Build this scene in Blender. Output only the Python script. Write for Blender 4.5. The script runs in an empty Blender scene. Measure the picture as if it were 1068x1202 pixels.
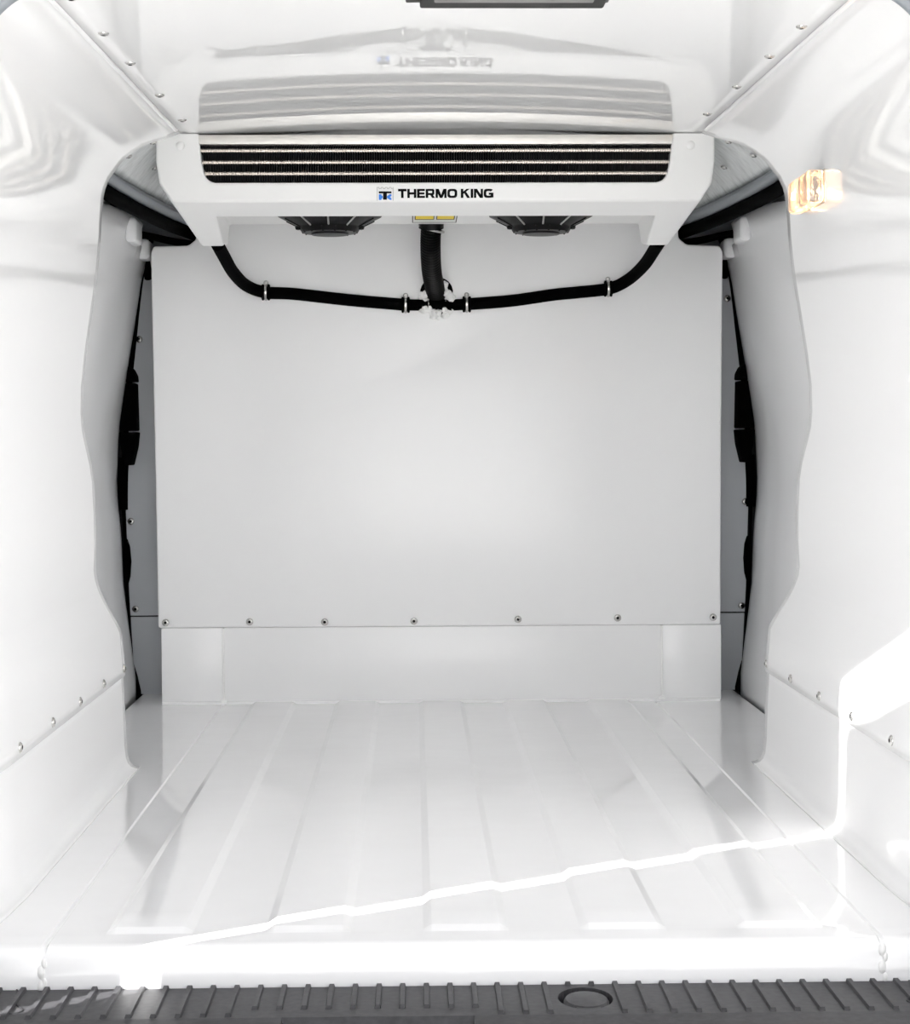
import bpy, bmesh, math, random
from mathutils import Vector, Matrix
random.seed(4)
C = bpy.context.scene.collection
SC = bpy.context.scene

# ------------------------------------------------------------------ camera
FPX = 2243.0
cam_d = bpy.data.cameras.new('camera')
cam = bpy.data.objects.new('camera', cam_d)
C.objects.link(cam)
SC.camera = cam
cam_d.sensor_fit = 'HORIZONTAL'
cam_d.sensor_width = 36.0
cam_d.lens = 36.0 * FPX / 1068.0
cam_d.clip_end = 200
yaw, pitch, roll = math.atan(48 / FPX), math.atan(76 / FPX), math.radians(.26)
dv = Vector((math.sin(yaw) * math.cos(pitch), math.cos(yaw) * math.cos(pitch), -math.sin(pitch)))
rt = dv.cross(Vector((0, 0, 1))).normalized()
up = rt.cross(dv)
rt2 = rt * math.cos(roll) - up * math.sin(roll)
up2 = up * math.cos(roll) + rt * math.sin(roll)
m = Matrix((rt2, up2, -dv)).transposed().to_4x4()
m.translation = Vector((-.065, 0, .664))
cam.matrix_world = m

# ------------------------------------------------------------------ sky, sun, exposure
w = bpy.data.worlds.new('sky')
SC.world = w
w.use_nodes = True
bg = w.node_tree.nodes['Background']
# hazy clear day: paler and brighter towards the horizon, the same all the way round
_nt = w.node_tree
_tc = _nt.nodes.new('ShaderNodeTexCoord')
_sx = _nt.nodes.new('ShaderNodeSeparateXYZ')
_rp = _nt.nodes.new('ShaderNodeValToRGB')
_nt.links.new(_tc.outputs['Generated'], _sx.inputs['Vector'])
_nt.links.new(_sx.outputs['Z'], _rp.inputs['Fac'])
_nt.links.new(_rp.outputs['Color'], bg.inputs['Color'])
_rp.color_ramp.elements[0].position = 0
_rp.color_ramp.elements[0].color = (1, 1, 1, 1)
_rp.color_ramp.elements[1].position = 1
_rp.color_ramp.elements[1].color = (.26, .27, .29, 1)
_e = _rp.color_ramp.elements.new(.25)
_e.color = (.77, .775, .78, 1)
_e = _rp.color_ramp.elements.new(.5)
_e.color = (.46, .47, .49, 1)
bg.inputs['Strength'].default_value = 1.0
sun_d = bpy.data.lights.new('sun', 'SUN')
sun_d.energy = 6.5
sun_d.color = (1, .985, .965)
sun_d.angle = math.radians(.53)
sun = bpy.data.objects.new('sun', sun_d)
C.objects.link(sun)
SUN = Vector((.837, .547, -.625)).normalized()
sun.rotation_euler = SUN.to_track_quat('-Z', 'Y').to_euler()
SC.view_settings.view_transform = 'Standard'
SC.view_settings.look = 'None'
SC.view_settings.gamma = 1
SC.view_settings.use_curve_mapping = False
SC.view_settings.exposure = 1.82
SC.cycles.max_bounces = 14
SC.cycles.diffuse_bounces = 10
SC.cycles.glossy_bounces = 6
SC.cycles.transmission_bounces = 8
SC.cycles.sample_clamp_indirect = 6
SC.cycles.caustics_reflective = False
SC.cycles.caustics_refractive = False


# ------------------------------------------------------------------ materials
def mat(name, col, rough=.5, metal=0, spec=.5, bump=0, bscale=20, bdist=.01, vary=0, coat=0, trans=0,
        emit=None, estr=0, stretch=(1, 1, 1), alpha=1):
    mt = bpy.data.materials.new(name)
    mt.use_nodes = True
    nt = mt.node_tree
    b = nt.nodes['Principled BSDF']
    b.inputs['Base Color'].default_value = (*col, 1)
    b.inputs['Roughness'].default_value = rough
    b.inputs['Metallic'].default_value = metal
    b.inputs['Specular IOR Level'].default_value = spec
    b.inputs['Coat Weight'].default_value = coat
    b.inputs['Coat Roughness'].default_value = .05
    b.inputs['Transmission Weight'].default_value = trans
    b.inputs['Alpha'].default_value = alpha
    if emit:
        b.inputs['Emission Color'].default_value = (*emit, 1)
        b.inputs['Emission Strength'].default_value = estr
    if bump or vary:
        tc = nt.nodes.new('ShaderNodeTexCoord')
        mp = nt.nodes.new('ShaderNodeMapping')
        mp.inputs['Scale'].default_value = stretch
        nz = nt.nodes.new('ShaderNodeTexNoise')
        nz.inputs['Scale'].default_value = bscale
        nz.inputs['Detail'].default_value = 3
        nt.links.new(tc.outputs['Object'], mp.inputs['Vector'])
        nt.links.new(mp.outputs['Vector'], nz.inputs['Vector'])
        if bump:
            bp = nt.nodes.new('ShaderNodeBump')
            bp.inputs['Strength'].default_value = bump
            bp.inputs['Distance'].default_value = bdist
            nt.links.new(nz.outputs['Fac'], bp.inputs['Height'])
            nt.links.new(bp.outputs['Normal'], b.inputs['Normal'])
        if vary:
            rp = nt.nodes.new('ShaderNodeValToRGB')
            rp.color_ramp.elements[0].position = .3
            rp.color_ramp.elements[1].position = .7
            rp.color_ramp.elements[0].color = (*[c * (1 - vary) for c in col], 1)
            rp.color_ramp.elements[1].color = (*[min(1, c * (1 + vary)) for c in col], 1)
            nt.links.new(nz.outputs['Fac'], rp.inputs['Fac'])
            nt.links.new(rp.outputs['Color'], b.inputs['Base Color'])
    return mt


M = dict(
    gel=mat('white_gelcoat', (.915, .915, .915), .09, bump=.004, bscale=2.2, bdist=.012),
    gel_roof=mat('white_gelcoat_roof', (.915, .915, .912), .008, spec=.6, bump=.006, bscale=1.6, bdist=.01),
    gel_floor=mat('white_gelcoat_floor', (.90, .90, .905), .06, bump=.15, bscale=3, bdist=.008),
    gel_back=mat('white_gelcoat_bulkhead', (.915, .915, .915), .2, bump=.04, bscale=1.5, bdist=.006),
    liner=mat('grey_white_door_liner', (.87, .873, .88), .22),
    pillar=mat('grey_pillar_paint', (.62, .64, .67), .3),
    bare=mat('painted_roof_metal', (.72, .74, .74), .12, bump=.5, bscale=9, bdist=.02),
    rail=mat('grey_roof_rail', (.22, .24, .26), .35),
    rubber=mat('black_rubber', (.0012, .0012, .0013), .85, spec=.03, vary=.2, bscale=60),
    dark=mat('dark_gap_shade', (.025, .025, .027), .7, spec=.2),  # near-black colour stands in for shade in the open gaps
    plastic=mat('black_plastic', (.0015, .0015, .0017), .38, spec=.2),
    cover=mat('white_unit_cover', (.87, .87, .86), .28, bump=.05, bscale=60, bdist=.002),
    fin=mat('dark_coil_fins', (.02, .018, .017), .5, spec=.3),
    tube=mat('coil_tube_metal', (.80, .74, .68), .28, metal=1),
    plate=mat('coil_header_metal', (.74, .72, .68), .32, metal=.55, vary=.05, bscale=30, stretch=(1, 8, 8)),
    steel=mat('bright_steel', (.62, .61, .59), .25, metal=1),
    zinc=mat('dull_zinc', (.46, .46, .45), .4, metal=.9),
    ink=mat('black_ink', (.003, .003, .0035), .6, spec=.1),
    blue=mat('blue_ink', (.03, .22, .75), .5),
    yellow=mat('yellow_ink', (.95, .72, .03), .5),
    paper=mat('white_label_paper', (.8, .8, .78), .5),
    seal=mat('white_sealant', (.9, .9, .89), .6, bump=.4, bscale=60, bdist=.004),
    step=mat('dark_grey_bumper_plastic', (.046, .0455, .049), .5, spec=.4, vary=.25, bscale=90, bump=.15, bdist=.002),
    stepdark=mat('black_bumper_recess', (.016, .016, .018), .5),
    lens=mat('clear_lamp_lens', (.97, .95, .93), .12, trans=.75, bump=.6, bscale=50, bdist=.006),
    lampbase=mat('lamp_reflector', (.85, .74, .6), .25, metal=.6),
    glow=mat('warm_bulb', (1, .7, .4), .4, emit=(1, .52, .2), estr=1.4),
    body=mat('white_body_paint', (.8, .8, .8), .2, coat=.5),
    blocker=mat('grey_light_blocker', (.30, .30, .31), .6),  # kept dark so the unseen light blockers bounce little light
    ground=mat('pale_concrete_ground', (.78, .775, .76), .9, vary=.08, bscale=2),
)


# ------------------------------------------------------------------ helpers
def link(name, me, material, parent=None, loc=None, angle=35, smooth=True):
    if material is not None and not me.materials:
        me.materials.append(M[material] if isinstance(material, str) else material)
    if smooth and len(me.polygons):
        me.polygons.foreach_set('use_smooth', [True] * len(me.polygons))
        me.set_sharp_from_angle(angle=math.radians(angle))
    o = bpy.data.objects.new(name, me)
    C.objects.link(o)
    if parent is not None:
        o.parent = parent
    if loc:
        o.location = loc
    return o


def pyd(name, v, f, material, parent=None, angle=35, smooth=True, fix=True):
    me = bpy.data.meshes.new(name)
    me.from_pydata([tuple(p) for p in v], [], f)
    if fix:
        bm = bmesh.new()
        bm.from_mesh(me)
        bmesh.ops.recalc_face_normals(bm, faces=bm.faces)
        bm.to_mesh(me)
        bm.free()
    me.update()
    return link(name, me, material, parent, angle=angle, smooth=smooth)


def grid_mesh(rows):
    n = len(rows[0])
    v = [p for r in rows for p in r]
    f = [(i * n + j, i * n + j + 1, (i + 1) * n + j + 1, (i + 1) * n + j)
         for i in range(len(rows) - 1) for j in range(n - 1)]
    return v, f


def thick(o, t, off=0):
    md = o.modifiers.new('thickness', 'SOLIDIFY')
    md.thickness = t
    md.offset = off
    return o


def box_bm(x0, x1, y0, y1, z0, z1, bev=0, seg=2):
    bm = bmesh.new()
    bmesh.ops.create_cube(bm, size=1)
    for v in bm.verts:
        v.co = Vector(((x0 + x1) / 2 + v.co.x * (x1 - x0), (y0 + y1) / 2 + v.co.y * (y1 - y0),
                       (z0 + z1) / 2 + v.co.z * (z1 - z0)))
    if bev:
        bmesh.ops.bevel(bm, geom=bm.edges[:], offset=bev, segments=seg, affect='EDGES', profile=.5)
    return bm


def fin_bm(name, bm, material, parent=None, angle=35):
    me = bpy.data.meshes.new(name)
    bmesh.ops.recalc_face_normals(bm, faces=bm.faces)
    bm.to_mesh(me)
    bm.free()
    return link(name, me, material, parent, angle=angle)


def box(name, b, material, parent=None, bev=.003, seg=2):
    return fin_bm(name, box_bm(*b, bev, seg), material, parent)


def prism(name, pts, a0, a1, axis, material, parent=None, bev=0, seg=3, angle=35):
    """extrude an outline: axis 'y' -> pts are (x,z); 'x' -> (y,z); 'z' -> (x,y)"""
    def P(p, a):
        return {'y': (p[0], a, p[1]), 'x': (a, p[0], p[1]), 'z': (p[0], p[1], a)}[axis]
    bm = bmesh.new()
    n = len(pts)
    A = [bm.verts.new(P(p, a0)) for p in pts]
    B = [bm.verts.new(P(p, a1)) for p in pts]
    bm.faces.new(A)
    bm.faces.new(B[::-1])
    for i in range(n):
        bm.faces.new((A[i], B[i], B[(i + 1) % n], A[(i + 1) % n]))
    bmesh.ops.recalc_face_normals(bm, faces=bm.faces)
    if bev:
        bmesh.ops.bevel(bm, geom=bm.edges[:], offset=bev, segments=seg, affect='EDGES', profile=.5)
    return fin_bm(name, bm, material, parent, angle)


def smooth_path(pts, sub=8):
    P = [Vector(p) for p in pts]
    out = []
    for i in range(len(P) - 1):
        a = P[i - 1] if i else P[i] * 2 - P[i + 1]
        b, c = P[i], P[i + 1]
        d = P[i + 2] if i + 2 < len(P) else P[i + 1] * 2 - P[i]
        for k in range(sub):
            t = k / sub
            out.append(.5 * ((2 * b) + (c - a) * t + (2 * a - 5 * b + 4 * c - d) * t * t
                             + (3 * b - a - 3 * c + d) * t ** 3))
    out.append(P[-1])
    return out


def tube_data(path, rad, n=14, closed=False, flat=(1, 1)):
    """flat scales the section along (side, up)"""
    path = [Vector(p) for p in path]
    R = rad if callable(rad) else (lambda i: rad)
    v, f = [], []
    up0 = Vector((0, 0, 1))
    m_ = len(path)
    side0 = None
    for i, p in enumerate(path):
        if closed:
            t = (path[(i + 1) % m_] - path[i - 1]).normalized()
        else:
            t = (path[min(i + 1, m_ - 1)] - path[max(i - 1, 0)]).normalized()
        s = t.cross(up0)
        if s.length < .05:
            s = t.cross(Vector((1, 0, 0))) if side0 is None else side0 - t * side0.dot(t)
        s.normalize()
        if side0 is not None and s.dot(side0) < 0:
            s = -s
        side0 = s
        u = s.cross(t).normalized()
        for k in range(n):
            a = 2 * math.pi * k / n
            v.append(p + s * math.cos(a) * R(i) * flat[0] + u * math.sin(a) * R(i) * flat[1])
    L = m_ if closed else m_ - 1
    for i in range(L):
        for k in range(n):
            a, b = i * n + k, i * n + (k + 1) % n
            c, d = ((i + 1) % m_) * n + (k + 1) % n, ((i + 1) % m_) * n + k
            f.append((a, b, c, d))
    if not closed:
        f.append(tuple(range(n))[::-1])
        f.append(tuple((m_ - 1) * n + k for k in range(n)))
    return v, f


def tube(name, pts, rad, material, parent=None, n=14, sub=8, closed=False, flat=(1, 1)):
    path = pts if (closed or sub == 0) else smooth_path(pts, sub)
    return pyd(name, *tube_data(path, rad, n, closed, flat), material, parent)


def lathe_data(prof, n=20, axis='z', c=(0, 0, 0)):
    """prof: (radius, height)"""
    v, f = [], []
    for r, h in prof:
        for k in range(n):
            a = 2 * math.pi * k / n
            x, y = r * math.cos(a), r * math.sin(a)
            q = {'z': (x, y, h), 'y': (x, h, y), 'x': (h, x, y)}[axis]
            v.append((q[0] + c[0], q[1] + c[1], q[2] + c[2]))
    for i in range(len(prof) - 1):
        for k in range(n):
            f.append((i * n + k, i * n + (k + 1) % n, (i + 1) * n + (k + 1) % n, (i + 1) * n + k))
    f.append(tuple(range(n)))
    f.append(tuple((len(prof) - 1) * n + k for k in range(n)))
    return v, f


def lathe(name, prof, material, parent=None, n=20, axis='z', c=(0, 0, 0)):
    return pyd(name, *lathe_data(prof, n, axis, c), material, parent)


def empty(name, loc):
    o = bpy.data.objects.new(name, None)
    C.objects.link(o)
    o.location = loc
    return o


def tag(o, label=None, cat=None, group=None, kind=None):
    if label: o['label'] = label
    if cat: o['category'] = cat
    if group: o['group'] = group
    if kind: o['kind'] = kind
    return o


def struct(o):
    o['kind'] = 'structure'
    return o


def interp(tab, x):
    if x <= tab[0][0]: return tab[0][1]
    for (a, b), (c, d) in zip(tab, tab[1:]):
        if x <= c: return b + (d - b) * (x - a) / (c - a)
    return tab[-1][1]


# rivets share one mesh each, turned to face the room
def rivet_mesh(name, r):
    v, f = lathe_data([(r, 0), (r, .0012), (r * .82, .0030), (r * .55, .0042), (r * .40, .0044),
                       (r * .34, .0028), (r * .01, .0026)], 14)
    me = bpy.data.meshes.new(name)
    me.from_pydata(v, [], f)
    bm = bmesh.new(); bm.from_mesh(me); bmesh.ops.recalc_face_normals(bm, faces=bm.faces); bm.to_mesh(me); bm.free()
    me.materials.append(M['steel'])
    me.materials.append(M['ink'])
    for p in me.polygons:
        if all((me.vertices[i].co.xy.length < r * .42) for i in p.vertices): p.material_index = 1
    me.polygons.foreach_set('use_smooth', [True] * len(me.polygons))
    me.set_sharp_from_angle(angle=math.radians(50))
    return me


RIV = rivet_mesh('rivet', .0095)
RIVS = rivet_mesh('rivet_small', .0085)


def rivet(p, nrm, parent, me=RIV):
    o = bpy.data.objects.new('rivet', me)
    C.objects.link(o)
    o.parent = parent
    o.location = p
    o.rotation_euler = Vector(nrm).to_track_quat('Z', 'Y').to_euler()
    return o


# ------------------------------------------------------------------ the van's inner shell: shared curves
EDGE = [(.0, 3.975), (.12, 3.98), (.212, 3.965), (.284, 3.955), (.30, 3.925), (.36, 3.80), (.385, 3.755), (.41, 3.72),
        (.43, 3.712), (.48, 3.74), (.54, 3.758), (.60, 3.756), (.63, 3.738), (.672, 3.69), (.70, 3.662), (.73, 3.65), (.78, 3.653),
        (.838, 3.67), (.957, 3.72), (1.08, 3.765), (1.14, 3.775), (1.175, 3.79), (1.20, 3.82), (1.225, 3.86), (1.25, 3.90), (1.27, 3.945),
        (1.295, 4.01), (1.316, 4.09), (1.34, 4.19), (1.364, 4.28)]
PROF = [(.0, .634), (.0018, .645), (.005, .654), (.012, .661), (.024, .6655), (.05, .6685), (.12, .671), (.22, .673), (.30, .6775), (.38, .686),
        (.46, .690), (.54, .695), (.62, .698), (.70, .70), (.78, .699), (.86, .694), (.94, .688), (1.02, .680), (1.10, .672),
        (1.16, .664), (1.20, .655), (1.24, .641), (1.275, .625), (1.305, .610), (1.335, .594), (1.364, .579)]


def seam_x(Y):
    return .6285 - .0345 * (Y - 3.0) * (1.0 if Y < 4.3 else 1.0)


def wall_x(z, Y):
    x = interp(PROF, z)
    wt = max(0, min(1, (z - .95) / .38))
    wt = wt * wt * (3 - 2 * wt)
    x += wt * (seam_x(Y) - seam_x(4.28) + .005)
    if Y < 2.86:
        x += .10 * (2.86 - Y) ** 1.6 * (1 - min(1, z / 1.3))
    return x


def wall_panel(name, side, z0, z1, proud, parent=None, n=46, Y0=2.40, mt='gel'):
    zs = sorted(set([z for z in [a for a, b in PROF] + [a for a, b in EDGE] if z0 < z < z1] + [z0, z1]))
    zz = []
    for a, b in zip(zs, zs[1:]):
        k = max(1, int((b - a) / .02))
        zz += [a + (b - a) * i / k for i in range(k)]
    zz.append(z1)
    rows = []
    for z in zz:
        ye = interp(EDGE, z)
        row = []
        for i in range(n + 1):
            Y = Y0 + (ye - Y0) * i / n
            row.append((side * (wall_x(z, Y) - proud), Y, z))
        rows.append(row)
    o = pyd(name, *grid_mesh(rows), mt, parent, angle=60)
    thick(o, .0035)
    return o


RIVY = [2.905, 3.17, 3.43, 3.69, 3.948]
for side, nm in ((-1, 'wall_left'), (1, 'wall_right')):
    wl = struct(wall_panel(nm, side, .001, .20, 0, Y0=2.565))
    wall_panel('upper_panel', side, .194, 1.364, .0045, wl)
    for y in RIVY + [2.64]:
        rivet((side * (wall_x(.211, y) - .0065), y, .211), (-side, 0, 0), wl, RIVS)

# ceiling with a slight crown, screwed along both edges
rows = []
NY, NX = 40, 30
for j in range(NY + 1):
    Y = 2.42 + (5.19 - 2.42) * j / NY
    s = seam_x(Y)
    rows.append([(s * (2 * i / NX - 1), Y, 1.364 + .013 * (1 - (2 * i / NX - 1) ** 2)) for i in range(NX + 1)])
ceiling = struct(pyd('ceiling', *grid_mesh(rows), 'gel_roof', angle=60))
thick(ceiling, .004, 0)
for side, ys in ((-1, [3.254, 3.502, 3.82, 4.104, 3.0]), (1, [3.201, 3.443, 3.733, 4.037, 2.99])):
    for y in ys:
        rivet((side * (seam_x(y) - .036), y, 1.3635), (0, 0, -1), ceiling, RIV)
for i, side in enumerate((-1, 1)):
    pts = [(side * (seam_x(y) + .001), y, 1.3605) for y in [2.42 + .1 * k for k in range(19)]]
    struct(tube('trim_%d' % (i + 1), pts, .008, 'gel', n=10, sub=0, flat=(1.3, .6)))

# ------------------------------------------------------------------ floor: one ribbed tray, side strips beyond the joints
RIBC = [-.4335 + .2168 * k + .003 for k in range(5)]
xs = {-.80: 0, .80: 0}
for s in (-1, 1):
    for dx, h in ((-.0042, 0), (-.0016, -.003), (.0016, -.003), (.0042, 0)):
        xs[s * .562 + dx] = h
    xs[s * .60] = 0; xs[s * .70] = 0
RH = .0065
ribx = {}
for c in RIBC:
    for dx, h in ((-.0600, 0), (-.0575, .08), (-.048, .92), (-.0455, 1), (.0455, 1), (.048, .92), (.0575, .08), (.0600, 0)):
        ribx[c + dx] = h * RH
cols = sorted([(x, h, 0) for x, h in xs.items()] + [(x, 0, h) for x, h in ribx.items()])
lip = [(2.530, -.062, 0), (2.531, -.030, 0), (2.533, -.016, 0), (2.5365, -.0085, 0), (2.542, -.0038, 0), (2.549, -.0012, 0), (2.558, 0, 0),
       (2.601, 0, 0), (2.604, 0, .08), (2.616, 0, .92), (2.619, 0, 1)] + [(2.70 + .12 * k, 0, 1) for k in range(19)] + [(4.951, 0, 1), (4.956, 0, 0), (5.19, 0, 0)]
rows = []
for (Y, z, rw) in lip:
    rows.append([(x, Y, z + gh + rh * rw) for (x, gh, rh) in cols])
floor = struct(pyd('floor', *grid_mesh(rows), 'gel_floor', angle=28))
for s, x, zz in ((-1, -.562, [-.046, -.032, -.02, -.052]), (1, .562, [-.05, -.036, -.022, -.012])):
    bm = bmesh.new()
    for k, z in enumerate(zz):
        bmesh.ops.create_icosphere(bm, subdivisions=2, radius=.0055 + .002 * (k % 2),
                                   matrix=Matrix.Translation((x + .002 * (-1) ** k, 2.531, z)) @ Matrix.Diagonal((.7, .5, 1.3, 1)))
    tag(fin_bm('sealant_blob', bm, 'seal', floor), 'lumpy white sealant on floor joint')

# ------------------------------------------------------------------ bulkhead at the back
pts = [(-.728, .200), (.731, .200), (.731, .6), (.734, 1.165), (.727, 1.180), (.64, 1.184), (.62, 1.20), (.615, 1.345), (-.615, 1.345), (-.62, 1.20),
       (-.64, 1.184), (-.729, 1.182), (-.736, 1.167), (-.731, .6)]
back = struct(prism('wall_back', pts, 4.944, 5.165, 'y', 'gel_back', bev=.006))
for q in back.data.vertices:                       # the upper sheet leans a little towards the doors
    if q.co.y < 5.0: q.co.y -= .0145 * max(0, q.co.z - .2)
for x0, x1 in ((-.722, -.563), (-.560, .577), (.580, .734)):
    box('lower_panel', (x0, x1, 4.953, 5.165, .002, .199), 'gel_back', back, bev=.003)
for x in (-.5615, .5785):
    tag(tube('seam_bead', [(x, 4.952, .006), (x, 4.951, .1), (x, 4.952, .197)], .0028, 'seal', back, n=8), 'sealant bead down the panel joint')
    bm = bmesh.new()
    bmesh.ops.create_icosphere(bm, subdivisions=2, radius=.009, matrix=Matrix.Translation((x, 4.95, .006)) @ Matrix.Diagonal((1, .6, 1, 1)))
    fin_bm('sealant_blob', bm, 'seal', back)
tube('floor_fillet', [(-.72, 4.952, .001), (0, 4.951, .001), (.73, 4.952, .001)], .007, 'gel_back', back, n=10)
for x, z in [(-.709, .214), (-.492, .215), (-.298, .213), (-.067, .214), (.203, .217), (.462, .219), (.711, .219)]:
    rivet((x, 4.9435, z), (0, -1, 0), back)

# wall behind everything, closing the load space to the cab
struct(box('wall_front', (-.93, .93, 5.20, 5.24, -.06, 1.45), 'dark', bev=.002))

# grey pillar panels either side of the bulkhead
GAP = [(0, .822), (.03, .823), (.157, .830), (.284, .836), (.49, .842), (.58, .841), (.74, .832), (.906, .815), (.98, .806), (1.109, .792), (1.19, .772), (1.23, .757)]


def gapx(z): return interp(GAP, z)


for i, s in enumerate((-1, 1)):
    zz = [.213 + (1.19 - .213) * k / 14 for k in range(15)]
    p = [(s * .70, .2135), ] + [(s * gapx(z), z) for z in zz] + [(s * .70, 1.19)]
    pl = struct(prism('trim_%d' % (i + 3), p, 5.170, 5.185, 'y', 'pillar'))
    zz = [0, .03, .08, .157, .209]
    prism('lower_panel', [(s * .70, 0)] + [(s * gapx(z), z) for z in zz] + [(s * .70, .209)], 5.173, 5.185, 'y', 'pillar', pl)
    for x, z in ([(-.802, .958), (-.829, .468), (-.819, .231)] if s < 0 else [(.785, 1.063), (.834, .513), (.824, .230)]):
        rivet((x, 5.1695, z), (0, -1, 0), pl, RIV)

# ------------------------------------------------------------------ sliding side doors seen past the wall linings
for i, s in enumerate((-1, 1)):
    ztop = [(3.3, 1.20), (4.2, 1.205), (4.4, 1.222), (4.80, 1.240), (4.90, 1.236), (4.91, 1.19), (5.15, 1.185)]
    rows = []
    ys = [3.3, 3.6, 3.9, 4.1, 4.2, 4.3, 4.4, 4.5, 4.6, 4.65, 4.7, 4.75, 4.8, 4.85, 4.90, 4.912, 4.95, 5.0, 5.04, 5.08, 5.11]
    for k in range(31):
        row = []
        for Y in ys:
            z = -.03 + (interp(ztop, Y) + .03) * k / 30
            x0 = gapx(z)
            crease = 4.66 + max(0, (z - .7)) * 1.05            # line where the lining turns away
            d = Y - crease
            x = x0 - (.001 + .010 * max(0, min(1, (.56 - z) / .12)) * min(1, z / .1 + .4)) + (.022 * max(0, min(1, d / .45))) * (1 if z > .3 else z / .3)
            if Y < 4.5: x += .015 * (4.5 - Y)
            row.append((s * x, Y, z))
        rows.append(row)
    door = struct(pyd('door_%d' % (i + 1), *grid_mesh(rows), 'liner', angle=50))
    thick(door, .012, 0)
    # pressed brackets at the upper corner
    tag(box('hinge_cover', (s * .752 - .014, s * .752 + .014, 4.69, 4.80, 1.168, 1.228), 'liner', door, bev=.010, seg=4), 'rounded pressed corner block')
    tag(box('corner_block', (s * .764 - .018, s * .764 + .018, 4.98, 5.06, 1.155, 1.207), 'liner', door, bev=.012, seg=4), 'rounded corner piece below the seal')
    # black latch: rounded head, long body, tapered foot
    lx = s * .8245
    prism('latch_head', [(lx - .022, .842), (lx - .021, .858), (lx - .012, .876), (lx, .884), (lx + .012, .876), (lx + .021, .858), (lx + .022, .842)],
          5.10, 5.165, 'y', 'rubber', door, bev=.003)
    prism('latch_body', [(lx - .0225, .712), (lx + .0225, .712), (lx + .020, .838), (lx - .020, .838)], 5.10, 5.165, 'y', 'rubber', door, bev=.003)
    prism('latch_foot', [(lx - .024, .708), (lx + .024, .708), (lx + .020, .670), (lx + .008, .62), (lx - .008, .62), (lx - .020, .670)], 5.10, 5.165, 'y', 'rubber', door, bev=.003)
    # black weather seal standing along the pillar
    pts = [(s * (gapx(z) + .005), 5.158, z) for z in [.0, .1, .2, .35, .5]]
    tube('door_seal', pts, .004, 'rubber', door, n=8)
    pts = [(s * (gapx(z) + .006), 5.158, z) for z in [.50, .56, .6, .64]]
    tube('door_seal', pts, .013, 'rubber', door, n=10)
    pts = [(s * (gapx(z) + .005), 5.158, z) for z in [.62, .7, .8, .88, .96, 1.05, 1.13, 1.19, 1.23]]
    tube('door_seal', pts, lambda q: .007, 'rubber', door, n=8)
    prism('seal_bulge', [(s * (gapx(z) + dx), z) for z, dx in ((.42, -.002), (.40, -.008), (.36, -.010), (.32, -.006), (.30, 0), (.30, .006), (.42, .006))],
          5.15, 5.168, 'y', 'rubber', door)
    prism('seal_bulge', [(s * (gapx(z) + dx), z) for z, dx in ((.08, -.002), (.05, -.009), (.01, -.016), (.0, -.016), (.0, .006), (.08, .006))],
          5.13, 5.168, 'y', 'rubber', door)

# header over the side door: roof side sheet, grey rail, black seal, black cross strip
for i, s in enumerate((-1, 1)):
    HD = [(.745, 3.7, 1.262), (.733, 4.05, 1.258), (.716, 4.3, 1.251), (.672, 4.75, 1.2505), (.628, 5.10, 1.256), (.615, 5.19, 1.258)]
    hp = smooth_path([(s * x, y, z) for x, y, z in HD], 6)
    rows = []
    for q in hp:
        sx = s * (seam_x(q.y) + .004)
        rows.append([(sx + (q.x - sx) * t, q.y, 1.367 + (q.z + .012 - 1.367) * (t ** 1.5)) for t in [k / 8 for k in range(9)]])
    rs = pyd('roof_side', *grid_mesh(rows), 'bare', ceiling, angle=60)
    thick(rs, .003)
    rs['label'] = 'bare painted roof sheet beside the cooling unit'
    for t, y in ((.35, 4.25), (.40, 4.5), (.70, 4.22), (.62, 4.42)):
        q = min(hp, key=lambda p: abs(p.y - y))
        sx = s * (seam_x(q.y) + .004)
        rivet((sx + (q.x - sx) * t, q.y, 1.362 + (q.z + .012 - 1.362) * t ** 1.5 - .003), (-s * .3, 0, -1), rs, RIVS)
    hd = struct(tube('trim_%d' % (i + 5), [p for p in hp], .017, 'rail', n=12, sub=0, flat=(1.0, .8)))
    tube('header_seal', [(p.x + s * .014, p.y, p.z - .026) for p in hp], .0165, 'rubber', hd, n=12, sub=0, flat=(1, 1.0))
    tube('header_seal', [(s * .775, 4.93, 1.214), (s * .74, 4.98, 1.212), (s * .69, 5.02, 1.204), (s * .62, 5.05, 1.196), (s * .58, 5.06, 1.192)], .012, 'rubber', hd, n=12, flat=(1, .8))
    tube('header_seal', [(s * .79, 5.10, 1.225), (s * .775, 5.11, 1.16), (s * .77, 5.14, 1.12)], .012, 'rubber', hd, n=10)
    box('recess_panel', (min(s * .60, s * .86), max(s * .60, s * .86), 5.175, 5.19, 1.18, 1.36), 'rail', hd, bev=.002)

# ------------------------------------------------------------------ outer body, rear frame, added leaves and tailgate (unseen, shaped to mask sun and sky light)
v, f = [], []
for y in (2.44, 5.6):
    v += [(-.95, y, -.12), (.95, y, -.12), (.95, y, 1.20), (.80, y, 1.47), (-.80, y, 1.47), (-.95, y, 1.20)]
for k in range(6):
    f.append((k, (k + 1) % 6, 6 + (k + 1) % 6, 6 + k))
f.append((6, 7, 8, 9, 10, 11))
struct(pyd('wall_outer', v, f, 'body', smooth=False))
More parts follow.
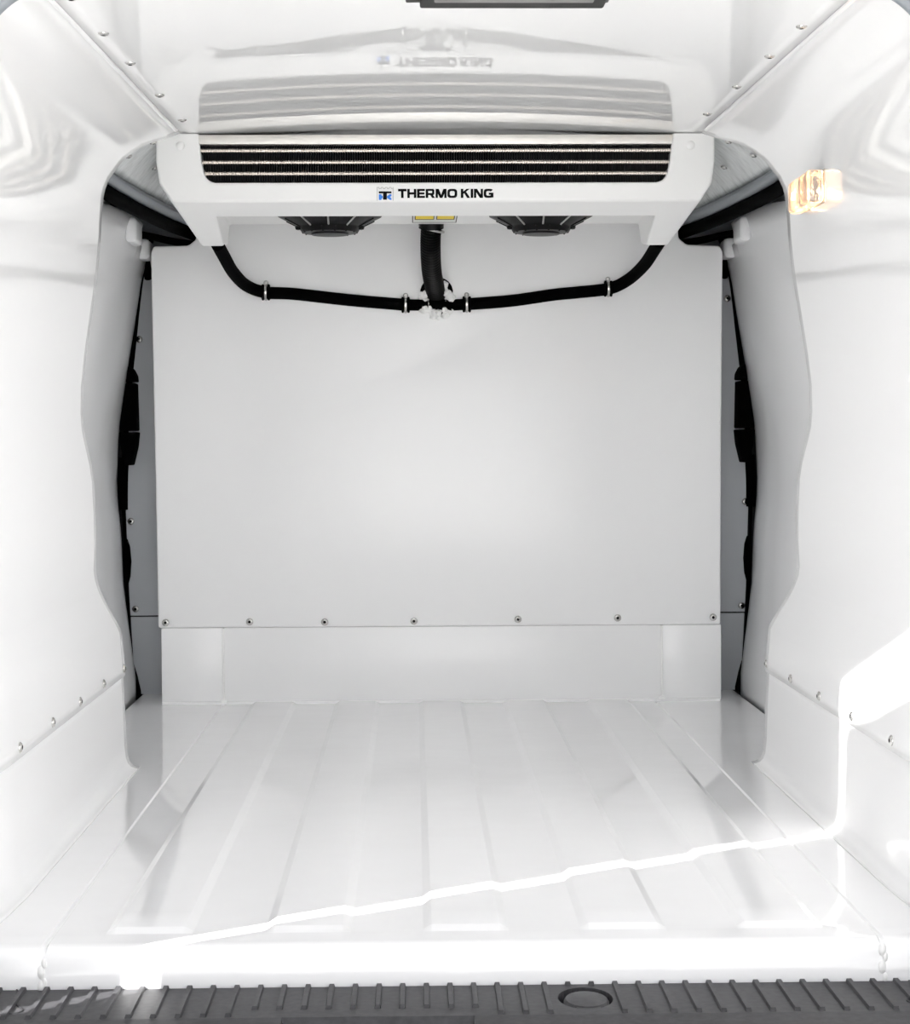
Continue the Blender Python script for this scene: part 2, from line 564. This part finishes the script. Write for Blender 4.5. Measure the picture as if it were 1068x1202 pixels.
# frame ring between linings and skin
inner, outer = [], []
zz = [-.06, 0, .2, .4, .6, .8, 1.0, 1.1, 1.2, 1.28, 1.34, 1.364]
for z in zz:
    inner.append((-wall_x(max(z, .02), 2.42) - .002, z))
    t = min(1, max(0, (z - 1.0) / .3))
    outer.append((-.95 + .12 * t, z + .1 * t))
inner += [(-.3, 1.376), (0, 1.38), (.3, 1.376)]
outer += [(-.4, 1.47), (0, 1.47), (.4, 1.47)]
k = len(zz)
inner += [(-x, z) for x, z in inner[:k]][::-1]
outer += [(-x, z) for x, z in outer[:k]][::-1]
n = len(inner)
v = [(x, 2.405, z) for x, z in inner] + [(x, 2.405, z) for x, z in outer]
f = [(a, a + 1, n + a + 1, n + a) for a in range(n - 1)]
fr = struct(pyd('trim_7', v, f, 'body', angle=40))
thick(fr, .03, -1)
# the grey seal round the rear opening, its corners just in view
ring = [(-.735, 2.72, .2), (-.735, 2.72, .8), (-.715, 2.72, 1.10), (-.692, 2.72, 1.21), (-.668, 2.72, 1.258), (-.633, 2.72, 1.296), (-.59, 2.72, 1.317), (-.53, 2.72, 1.330), (-.3, 2.72, 1.345)]
ring = ring + [(-x, y, z) for x, y, z in ring][::-1]
struct(tube('trim_8', ring, .010, 'rail', n=12, sub=6))

mask_leaf = struct(prism('door_3', [(2.300, 1.235), (2.11, 1.276), (1.15, 1.565), (1.15, -.10), (2.30, -.10)], -.765, -.725, 'x', 'blocker', bev=.006))  # unseen leaf, edges cut to shape the sun streak and wall patch
block_leaf = struct(box('door_4', (.76, .80, 1.15, 2.34, -.10, 1.46), 'blocker', bev=.01))  # unseen leaf, added long to hold sky light off the floor lip
v = [(sx * .76, y, 1.35 + .32 * (2.241 - y) + dz) for dz in (0, .05) for sx, y in ((-1, 2.40), (1, 2.40), (1, .75), (-1, .75))]
f = [(0, 1, 2, 3), (7, 6, 5, 4), (0, 4, 5, 1), (1, 5, 6, 2), (2, 6, 7, 3), (3, 7, 4, 0)]
struct(pyd('door_5', v, f, 'blocker', smooth=False))  # added tailgate, out of view, sloped to bound the sun patch and block sky

# yard behind the photographer
struct(pyd('ground', [(-40, -40, -.62), (40, -40, -.62), (40, 40, -.62), (-40, 40, -.62)], [(0, 1, 2, 3)], 'ground', smooth=False))

# ------------------------------------------------------------------ cooling unit on the ceiling
U = empty('cooling_unit', (-.0115, 4.28, 1.362))
tag(U, 'white ceiling mounted cooling unit with exposed finned coil and black lettering', 'cooling unit')
ux = -.0115


def upart(o):
    o.parent = U
    o.matrix_parent_inverse = Matrix.Translation((.0115, -4.28, -1.362))
    return o


YF = 4.28
bm = bmesh.new()
V = {}


def vv(key, x, y, z):
    V[key] = bm.verts.new((ux + x, y, z))
    return V[key]


out = [(.622, 1.362), (.6225, 1.300), (.616, 1.252), (.589, 1.2115)]
inn = [(.5285, 1.362), (.5215, 1.30), (.5165, 1.277), (.512, 1.2655), (.504, 1.258), (.492, 1.2545)]
for s in (-1, 1):
    for i, (x, z) in enumerate(out): vv(('o', s, i), s * x, YF, z)
    for i, (x, z) in enumerate(inn): vv(('i', s, i), s * x, YF, z); vv(('r', s, i), s * x, YF + .05, z)
    vv(('f', s), s * .498, 4.36, 1.1875)
    vv(('L', s, 0), s * .5465, 4.50, 1.137); vv(('L', s, 1), s * .496, 4.50, 1.137)
    vv(('K', s), s * .496, 4.50, 1.206); vv(('g', s), s * .498, 4.367, 1.206)
    vv(('b', s, 0), s * .622, 4.66, 1.362); vv(('b', s, 1), s * .6225, 4.66, 1.300); vv(('b', s, 2), s * .606, 4.66, 1.235)
    vv(('b', s, 3), s * .552, 4.60, 1.150); vv(('c', s), s * .496, 4.60, 1.150); vv(('d', s), s * .496, 4.66, 1.206)
F = lambda *k: bm.faces.new([V[q] for q in k])
F(*[('o', -1, i) for i in range(4)], *[('o', 1, i) for i in (3, 2, 1, 0)], *[('i', 1, i) for i in range(6)], *[('i', -1, i) for i in range(5, -1, -1)])
for s in (-1, 1):
    for i in range(5): F(('i', s, i), ('i', s, i + 1), ('r', s, i + 1), ('r', s, i))
    F(('o', s, 3), ('f', s), ('L', s, 1), ('L', s, 0))
    F(('f', s), ('g', s), ('K', s), ('L', s, 1))
    F(('L', s, 0), ('L', s, 1), ('c', s), ('b', s, 3))
    F(('L', s, 1), ('K', s), ('d', s), ('c', s))
    for i in range(2): F(('o', s, i), ('o', s, i + 1), ('b', s, i + 1), ('b', s, i))
    F(('o', s, 2), ('o', s, 3), ('L', s, 0), ('b', s, 3), ('b', s, 2))
F(('i', -1, 5), ('i', 1, 5), ('r', 1, 5), ('r', -1, 5))
F(('o', -1, 3), ('o', 1, 3), ('f', 1), ('f', -1))
F(('f', -1), ('f', 1), ('g', 1), ('g', -1))
F(('g', -1), ('g', 1), ('K', 1), ('d', 1), ('d', -1), ('K', -1))
cov = fin_bm('cover', bm, 'cover', angle=30)
upart(cov)
bv = cov.modifiers.new('round', 'BEVEL'); bv.width = .009; bv.segments = 4; bv.limit_method = 'ANGLE'; bv.angle_limit = math.radians(18)
for s in (-1, 1):
    upart(lathe('screw_cap', [(.0095, 0), (.0095, -.002), (.007, -.004), (.001, -.0045)], 'cover', None, 16, 'y', (ux + s * .568, YF, 1.336)))

upart(prism('header_plate', [(ux - .5285, 1.3395), (ux + .5285, 1.3395), (ux + .529, 1.3605), (ux - .529, 1.3605)], YF + .004, YF + .03, 'y', 'plate', bev=.001))
upart(box('coil_back', (ux - .545, ux + .545, 4.345, 4.37, 1.235, 1.365), 'ink', bev=.002))
# fins: a stack of thin upright plates
bm = bmesh.new()
NF = 196
for k in range(NF):
    x = ux - .53 + 1.06 * k / (NF - 1)
    y0, y1, z0, z1, t = 4.296, 4.35, 1.25, 1.34, .0006
    vs = [bm.verts.new((x + dx, y, z)) for dx in (-t, t) for y, z in ((y0, z0), (y1, z0), (y1, z1), (y0, z1))]
    for q in ((0, 1, 2, 3), (7, 6, 5, 4), (0, 4, 5, 1), (3, 2, 6, 7), (0, 3, 7, 4)):
        bm.faces.new([vs[i] for i in q])
fins = upart(fin_bm('coil_fins', bm, 'fin'))
fins['kind'] = 'stuff'
# three ribbed tubes across the coil
prof = []
for k in range(NF):
    x = -.53 + 1.06 * k / (NF - 1)
    prof += [(.0036, x - .0018), (.0052, x - .0004), (.0052, x + .0008), (.0036, x + .0018)]
v, f = lathe_data(prof, 8, 'x')
me = bpy.data.meshes.new('coil_tube'); me.from_pydata(v, [], f)
bm = bmesh.new(); bm.from_mesh(me); bmesh.ops.recalc_face_normals(bm, faces=bm.faces); bm.to_mesh(me); bm.free()
for z in (1.3265, 1.3005, 1.2755):
    upart(link('coil_tube', me, 'tube', None, (ux, 4.292, z), smooth=False))

# lettering
def flat_shape(name, polys, y0, y1, mt, parent=None):
    bm = bmesh.new()
    for pts in polys:
        A = [bm.verts.new((x, y0, z)) for x, z in pts]; B = [bm.verts.new((x, y1, z)) for x, z in pts]
        bm.faces.new(A); bm.faces.new(B[::-1])
        for i in range(len(pts)):
            bm.faces.new((A[i], B[i], B[(i + 1) % len(pts)], A[(i + 1) % len(pts)]))
    return fin_bm(name, bm, mt, parent)


def rect(x0, x1, z0, z1): return [(x0, z0), (x1, z0), (x1, z1), (x0, z1)]


# wide bold capitals drawn from slabs, bars and rounded rings (unit height)
def ring_q(w, a0=0, a1=360, sx=.25, sy=.20, n=28):
    out_ = []
    def pt(a, hw, hh):
        c, d = math.cos(math.radians(a)), math.sin(math.radians(a))
        return (w / 2 + hw * math.copysign(abs(c) ** .55, c), .5 + hh * math.copysign(abs(d) ** .62, d))
    for q in range(n):
        a, b = a0 + (a1 - a0) * q / n, a0 + (a1 - a0) * (q + 1) / n
        out_.append([pt(a, w / 2, .5), pt(b, w / 2, .5), pt(b, w / 2 - sx, .5 - sy), pt(a, w / 2 - sx, .5 - sy)])
    return out_


GL = {
    'T': (1.22, [rect(0, 1.22, .74, 1), rect(.43, .79, 0, .8)]),
    'H': (1.30, [rect(0, .36, 0, 1), rect(.94, 1.30, 0, 1), rect(.2, 1.1, .38, .63)]),
    'E': (1.14, [rect(0, .36, 0, 1), rect(.2, 1.12, .77, 1), rect(.2, 1.06, .39, .61), rect(.2, 1.14, 0, .23)]),
    'R': (1.32, [rect(0, .36, 0, 1), rect(.2, 1.1, .78, 1), rect(.2, 1.1, .32, .54), [(1.08, .32), (1.24, .42), (1.24, .90), (1.08, 1)], rect(.92, 1.12, .45, .9),
                 [(.58, .40), (.98, .40), (1.34, 0), (.92, 0)]]),
    'M': (1.58, [rect(0, .33, 0, 1), rect(1.25, 1.58, 0, 1), [(.0, 1), (.46, 1), (.97, 0), (.61, 0)], [(1.58, 1), (1.12, 1), (.61, 0), (.97, 0)]]),
    'O': (1.42, ring_q(1.42, sx=.36, sy=.24)),
    'K': (1.32, [rect(0, .36, 0, 1), [(.2, .34), (.2, .62), (.84, 1), (1.27, 1)], [(.44, .58), (.70, .74), (1.34, 0), (.90, 0)]]),
    'I': (.36, [rect(0, .36, 0, 1)]),
    'N': (1.30, [rect(0, .33, 0, 1), rect(.97, 1.30, 0, 1), [(0, 1), (.44, 1), (1.30, 0), (.86, 0)]]),
    'G': (1.40, ring_q(1.40, 40, 330, sx=.36, sy=.24) + [rect(.74, 1.40, .34, .56), rect(1.06, 1.40, .04, .50)]),
}
cur, polys = 0, []
for ch in 'THERMO KING':
    if ch == ' ':
        cur += .42
        continue
    wd, pl_ = GL[ch]
    polys += [[(x + cur, z) for x, z in p_] for p_ in pl_]
    cur += wd + .10
cur -= .10
lt = upart(flat_shape('lettering', [[(-.097 + x / cur * .2125, 1.2195 + z * .0200) for x, z in p_] for p_ in polys], YF - .0008, YF - .0001, 'ink'))
lt['label'] = 'black capital letters THERMO KING'
ex, ez, es = -.1435, 1.2135, .0354     # emblem box: a battlement with T over K
R = lambda a, b, c, d: rect(ex + a * es, ex + b * es, ez + c * es, ez + d * es)
cren = [(0, .68), (0, .84), (.12, .84), (.12, .76), (.25, .76), (.25, .84), (.37, .84), (.37, .76), (.5, .76), (.5, .84), (.63, .84), (.63, .76), (.75, .76), (.75, .84),
        (.88, .84), (.88, .76), (1, .76), (1, .84)]
segs = []
for (a, b), (c, d) in zip(cren[1:], cren[2:]):
    segs.append(R(min(a, c) - .015, max(a, c) + .015, min(b, d) - .015, max(b, d) + .015))
segs += [R(-.015, .02, 0, .84), R(.98, 1.015, 0, .84)]
emb = upart(flat_shape('emblem', segs, YF - .0008, YF - .0002, 'zinc'))
emb['label'] = 'small battlement emblem with black T over blue K'
P = lambda pts: [(ex + a * es, ez + b * es) for a, b in pts]
kk = flat_shape('emblem_letter', [R(.10, .27, .05, .40), P([(.27, .12), (.35, .18), (.35, .28), (.27, .34)]),
                                  P([(.62, .18), (.70, .12), (.70, .34), (.62, .28)]), P([(.70, .12), (.78, .05), (.90, .05), (.90, .14), (.80, .23), (.70, .23)]),
                                  P([(.70, .23), (.80, .23), (.90, .31), (.90, .40), (.78, .40), (.70, .34)])],
                YF - .0012, YF - .0004, 'blue')
tt = flat_shape('emblem_letter', [R(.10, .90, .46, .58), R(.37, .61, .06, .50)], YF - .0018, YF - .0012, 'ink')
for q in (kk, tt):
    q.parent = emb

# label under the front edge
lb = upart(box('warning_label', (-.066, .040, 4.44, 4.625, 1.2050, 1.2060), 'ink', bev=0))
lb['label'] = 'white sticker with two yellow panels'
box('label_paper', (-.064, .038, 4.442, 4.612, 1.2044, 1.2052), 'paper', lb, bev=0)
for x0, x1 in ((-.060, -.014), (-.009, .034)):
    box('label_panel', (x0, x1, 4.45, 4.552, 1.2034, 1.2046), 'ink', lb, bev=0)
    box('label_panel', (x0 + .002, x1 - .002, 4.452, 4.536, 1.2028, 1.2038), 'yellow', lb, bev=0)

# two fans hanging through the underside
for s in (-1, 1):
    fx, fy = ux + s * .2465, 4.485
    fan = upart(lathe('fan', [(.122, 1.206), (.121, 1.203), (.074, 1.1800), (.070, 1.1760), (.068, 1.170), (.064, 1.1655), (.045, 1.1645), (.043, 1.1605), (.02, 1.1595)],
                      'plastic', None, 32, 'z', (fx, fy, 0)))
    fan['label'] = 'black round fan on the underside'
    for q in range(10):
        a = 2 * math.pi * (q + .5) / 10
        ca, sa = math.cos(a), math.sin(a)
        tube('fan_rib', [(fx + .108 * ca, fy + .108 * sa, 1.196), (fx + .071 * ca, fy + .071 * sa, 1.178)], .0022, 'zinc' if q in (6, 7, 8) else 'plastic', fan, n=6, sub=1)
    for sx in (-1, 1):
        lathe('fan_lug', [(.007, 1.180), (.008, 1.177), (.006, 1.172), (.002, 1.171)], 'plastic', fan, 12, 'z', (fx + sx * .073, fy - .01, 0))
    for q in range(14):
        a = 2 * math.pi * q / 14
        tube('fan_rib', [(fx + .069 * math.cos(a), fy + .069 * math.sin(a), 1.176), (fx + .062 * math.cos(a), fy + .062 * math.sin(a), 1.1645)], .0024, 'plastic', fan, n=6, sub=1)
for x in (-.352, .342):
    upart(lathe('screw', [(.004, 1.206), (.004, 1.199), (.001, 1.197)], 'zinc', None, 8, 'z', (x, 4.47, 0)))

# ------------------------------------------------------------------ hoses along the bulkhead
hl = tube('drain_hose', [(-.5235, 4.52, 1.1425), (-.519, 4.62, 1.126), (-.510, 4.76, 1.100), (-.488, 4.875, 1.077), (-.444, 4.922, 1.063), (-.37, 4.926, 1.059), (-.228, 4.926, 1.043), (-.082, 4.926, 1.030)],
          .0155, 'rubber', n=18)
tag(hl, 'black drain hose curving down from the left leg of the cooling unit', 'hose', 'black drain hoses below the cooling unit')
hr = tube('drain_hose', [(.518, 4.52, 1.1475), (.5165, 4.60, 1.138), (.508, 4.75, 1.113), (.482, 4.875, 1.088), (.439, 4.922, 1.070), (.36, 4.926, 1.061), (.297, 4.926, 1.055), (.187, 4.926, 1.040), (.070, 4.926, 1.031)],
          .0155, 'rubber', n=18)
tag(hr, 'black drain hose curving down from the right leg of the cooling unit', 'hose', 'black drain hoses below the cooling unit')
tee = tube('hose_tee', [(-.082, 4.926, 1.030), (-.04, 4.926, 1.0295), (.03, 4.926, 1.0295), (.072, 4.926, 1.031)], .0145, 'rubber', n=18)
tag(tee, 'black tee connector joining the two drain hoses below the corrugated hose', 'connector')
for x0, x1, r in ((-.041, -.026, .0175), (.019, .034, .0175)):
    tube('collar', [(x0, 4.926, 1.0295), (x1, 4.926, 1.0295)], r, 'rubber', tee, n=18, sub=1)
tube('outlet', [(-.004, 4.93, 1.03), (-.004, 4.936, 1.016), (-.004, 4.944, 1.004)], .017, 'rubber', tee, n=14, sub=4)

lo = [(-.004 + .037 * math.cos(a), 4.934 - .004 * math.sin(a), 1.060 + .036 * math.sin(a)) for a in [2 * math.pi * k / 40 for k in range(40)]]
lp = tube('hose_loop', lo, .0062, 'rubber', closed=True, n=10)
tag(lp, 'thin black hose loop ringing the foam sealed hole in the bulkhead', 'hose')

path = smooth_path([(-.019, 4.70, 1.30), (-.019, 4.715, 1.22), (-.021, 4.755, 1.165), (-.018, 4.83, 1.112), (-.010, 4.90, 1.075), (-.004, 4.955, 1.045)], 40)
cor = pyd('corrugated_hose', *tube_data(path, lambda i: .0255 if i % 4 < 2 else .0220, 20), 'plastic', angle=20)
tag(cor, 'thick black corrugated hose dropping from the cooling unit into the bulkhead', 'hose')
tube('hose_collar', [(-.019, 4.705, 1.235), (-.0195, 4.716, 1.203)], .031, 'plastic', cor, n=20, sub=2)
st = tube('strap', [(-.019 + .030 * math.cos(a), 4.718 + .028 * math.sin(a), 1.201 - .008 * math.cos(a) + .006 * math.sin(a)) for a in [2 * math.pi * k / 32 for k in range(32)]],
          .003, 'steel', cor, closed=True, n=8)
st['label'] = 'pale metal strap round the top'

# white foam squeezed out round the hole
bm = bmesh.new()
rr = random.Random(9)
for k in range(90):
    a = rr.uniform(0, 2 * math.pi)
    rad = .025 + rr.uniform(-.005, .008)
    r = rr.uniform(.006, .0115)
    bmesh.ops.create_icosphere(bm, subdivisions=1, radius=r,
                               matrix=Matrix.Translation((-.004 + 1.35 * rad * math.cos(a), 4.920 + rr.uniform(-.004, .006), 1.042 + rad * 1.35 * math.sin(a))))
fm = tag(fin_bm('sealing_foam', bm, 'seal'), 'ragged white sealing foam round the hose hole in the bulkhead', 'foam')

CL = [(-.442, 1.063, 'metal clamp on the black hose bend under the left fan, screwed to bulkhead'), (-.084, 1.030, 'metal clamp at the left end of the black tee connector'),
      (.073, 1.031, 'metal clamp at the right end of the black tee connector'), (.437, 1.070, 'metal clamp on the black hose bend under the right fan, screwed to bulkhead')]
for x, z, lab in CL:
    e = empty('hose_clamp', (x, 4.944, z))
    tag(e, lab, 'clamp', 'hose clamps on the bulkhead')
    rg = tube('band', [(0, -.0205 + .0195 * math.cos(a), .0195 * math.sin(a)) for a in [2 * math.pi * k / 28 for k in range(28)]], .0032, 'steel', e, closed=True, n=8, flat=(1.2, .8))
    for dx in (-.0075, .0075):
        g = tube('rubber_edge', [(dx, -.0205 + .0178 * math.cos(a), .0178 * math.sin(a)) for a in [2 * math.pi * k / 24 for k in range(24)]], .0032, 'rubber', e, closed=True, n=8)
    box('tab', (-.006, .006, -.010, 0, .014, .032), 'steel', e, bev=.0015)
    lathe('screw', [(.0065, -.010), (.0065, -.013), (.004, -.0155), (.001, -.016)], 'zinc', e, 12, 'y', (0, 0, .025))

# ------------------------------------------------------------------ interior lamp on the right wall
LX = wall_x(1.13, 3.52) - .003
lamp = empty('interior_lamp', (LX, 3.54, 1.132))
tag(lamp, 'small lit lamp with clear lens and warm bulb on the right wall edge', 'lamp')
lo_ = box('lamp_base', (-.004, .004, -.10, .09, -.031, .031), 'lampbase', lamp, bev=.003)
ln = fin_bm('lens', box_bm(-.034, -.002, -.095, .085, -.030, .030, .009, 4), 'lens', lamp)
tube('bulb', [(-.014, .02, -.004), (-.014, .045, -.002), (-.014, .065, 0)], .0065, 'glow', lamp, n=12, sub=4)
box('reflector', (-.010, -.005, .0, .08, -.024, .024), 'lampbase', lamp, bev=.002)
pld = bpy.data.lights.new('lamp_light', 'POINT'); pld.energy = .10; pld.color = (1, .62, .32); pld.shadow_soft_size = .008
plo = bpy.data.objects.new('lamp_light', pld); C.objects.link(plo); plo.parent = lamp; plo.location = (-.026, .045, 0)

# ------------------------------------------------------------------ black fitting on the ceiling by the rear opening
ft = prism('ceiling_fitting', [(-.052, 1.354), (-.050, 1.3515), (.234, 1.3515), (.237, 1.354), (.237, 1.376), (-.052, 1.376)], 2.80, 3.02, 'y', 'plastic', bev=.0015)
tag(ft, 'black plastic latch plate fixed to the white ceiling by the rear opening', 'latch plate')
box('flange', (-.074, .245, 2.78, 3.028, 1.362, 1.378), 'plastic', ft, bev=.002)
box('striker', (-.03, .215, 2.84, 2.96, 1.346, 1.353), 'zinc', ft, bev=.002)

# ------------------------------------------------------------------ ribbed rear step
ZB = -.055
B = empty('rear_step', (0, 2.45, ZB))
tag(B, 'dark grey ribbed plastic rear bumper step below the white floor lip', 'bumper')


def bpart(o):
    o.parent = B
    o.matrix_parent_inverse = Matrix.Translation((0, -2.45, -ZB))
    return o


TX, TY = .155, 2.466
# top skin with an oval hole for the towing eye cover
bm = bmesh.new()
N = 32
hole = [(TX + .036 * math.cos(2 * math.pi * k / N), TY + .049 * math.sin(2 * math.pi * k / N)) for k in range(N)]
bx = [TX - .06, TX + .06]; by = [2.405, 2.527]
ring1 = []
for k in range(N):
    a = 2 * math.pi * k / N
    c, s_ = math.cos(a), math.sin(a)
    q = 1 / max(abs(c), abs(s_))
    ring1.append((TX + .06 * c * q, (by[0] + by[1]) / 2 + .061 * s_ * q))
h0 = [bm.verts.new((x, y, ZB)) for x, y in hole]
h1 = [bm.verts.new((x, y, ZB)) for x, y in ring1]
h2 = [bm.verts.new((x, y, ZB - .02)) for x, y in hole]
for k in range(N):
    j = (k + 1) % N
    bm.faces.new((h0[k], h0[j], h1[j], h1[k]))
    bm.faces.new((h0[k], h2[k], h2[j], h0[j]))
bm.faces.new(h2[::-1])


def q4(x0, x1, y0, y1):
    bm.faces.new([bm.verts.new(p) for p in ((x0, y0, ZB), (x1, y0, ZB), (x1, y1, ZB), (x0, y1, ZB))])


q4(-.92, bx[0], 2.395, 2.62); q4(bx[1], .92, 2.395, 2.62); q4(bx[0], bx[1], by[1], 2.62); q4(bx[0], bx[1], 2.395, by[0])
# sloping front edge, leaving a hand recess
gx0, gx1 = -.235, .008
bmesh.ops.remove_doubles(bm, verts=bm.verts, dist=.0002)
top = bpart(fin_bm('step_top', bm, 'step'))
for p_ in top.data.polygons: p_.use_smooth = False
bm = bmesh.new()
fr_prof = [(2.395, ZB), (2.36, ZB - .003), (2.30, ZB - .008), (2.22, ZB - .02), (2.17, ZB - .06), (2.16, ZB - .2)]
for x0, x1, pr_ in ((-.92, gx0, fr_prof), (gx1, .92, fr_prof), (gx0, gx1, [(2.395, ZB), (2.388, ZB - .012), (2.30, ZB - .022), (2.22, ZB - .03), (2.17, ZB - .06), (2.16, ZB - .2)])):
    A = [bm.verts.new((x0, y, z)) for y, z in pr_]; Bv = [bm.verts.new((x1, y, z)) for y, z in pr_]
    for i in range(len(pr_) - 1): bm.faces.new((A[i], Bv[i], Bv[i + 1], A[i + 1]))
me = bpy.data.meshes.new('step_edge')
bm.normal_update()
for p_ in bm.faces:
    if p_.normal.z < 0: p_.normal_flip()
bm.to_mesh(me); bm.free()
bpart(link('step_edge', me, 'step', angle=30))
lathe_o = bpart(pyd('towing_eye_cover', *lathe_data([(.030, -.018), (.030, .0), (.027, .004), (.015, .0055), (.001, .006)], 28), 'step'))
lathe_o.data.transform(Matrix.Translation((TX + .001, TY - .003, ZB - .004)) @ Matrix.Diagonal((1, 1.3, 1, 1)))
lathe_o['label'] = 'round towing eye cover in an oval recess'
tb = prism('cover_tab', [(TX - .012, TY - .046), (TX + .014, TY - .046), (TX + .020, TY - .02), (TX - .018, TY - .02)], ZB - .010, ZB - .0015, 'z', 'step', lathe_o, bev=.001)
g = bpart(box('hand_recess', (gx0 + .02, gx1 - .02, 2.26, 2.386, ZB - .021, ZB - .010), 'stepdark', bev=.005))
tag(g, 'black hand recess in the step edge')


def rib_mesh(y0, y1):
    bm = bmesh.new()
    sec = [(-.0042, 0), (-.0030, .0042), (.0030, .0042), (.0042, 0)]
    rw = []
    for y, k in ((y0, .0), (y0 + .004, 1), (y1, 1)):
        rw.append([bm.verts.new((x, y - 2.47, z * k)) for x, z in sec])
    for a, b in zip(rw, rw[1:]):
        for i in range(3): bm.faces.new((a[i], a[i + 1], b[i + 1], b[i]))
    me = bpy.data.meshes.new('rib')
    bmesh.ops.recalc_face_normals(bm, faces=bm.faces)
    bm.to_mesh(me); bm.free()
    me.materials.append(M['step'])
    return me


RL, RM, RS_ = rib_mesh(2.398, 2.545), rib_mesh(2.428, 2.545), rib_mesh(2.522, 2.545)
for k in range(-20, 20):
    x = -.005 + .0315 * k + .016
    me = RL
    if gx0 - .045 < x < gx1 + .005: me = RM
    if abs(x - TX) < .040: me = RS_
    o = bpy.data.objects.new('rib', me)
    C.objects.link(o)
    bpart(o)
    o.location = (x, 2.47, ZB)
for s in (-1, 1):
    gv = tube('groove', [(s * .60, 2.55, ZB), (s * .585, 2.47, ZB), (s * .57, 2.435, ZB), (s * .60, 2.42, ZB), (s * .75, 2.41, ZB)], .0016, 'stepdark', n=6)
    bpart(gv)
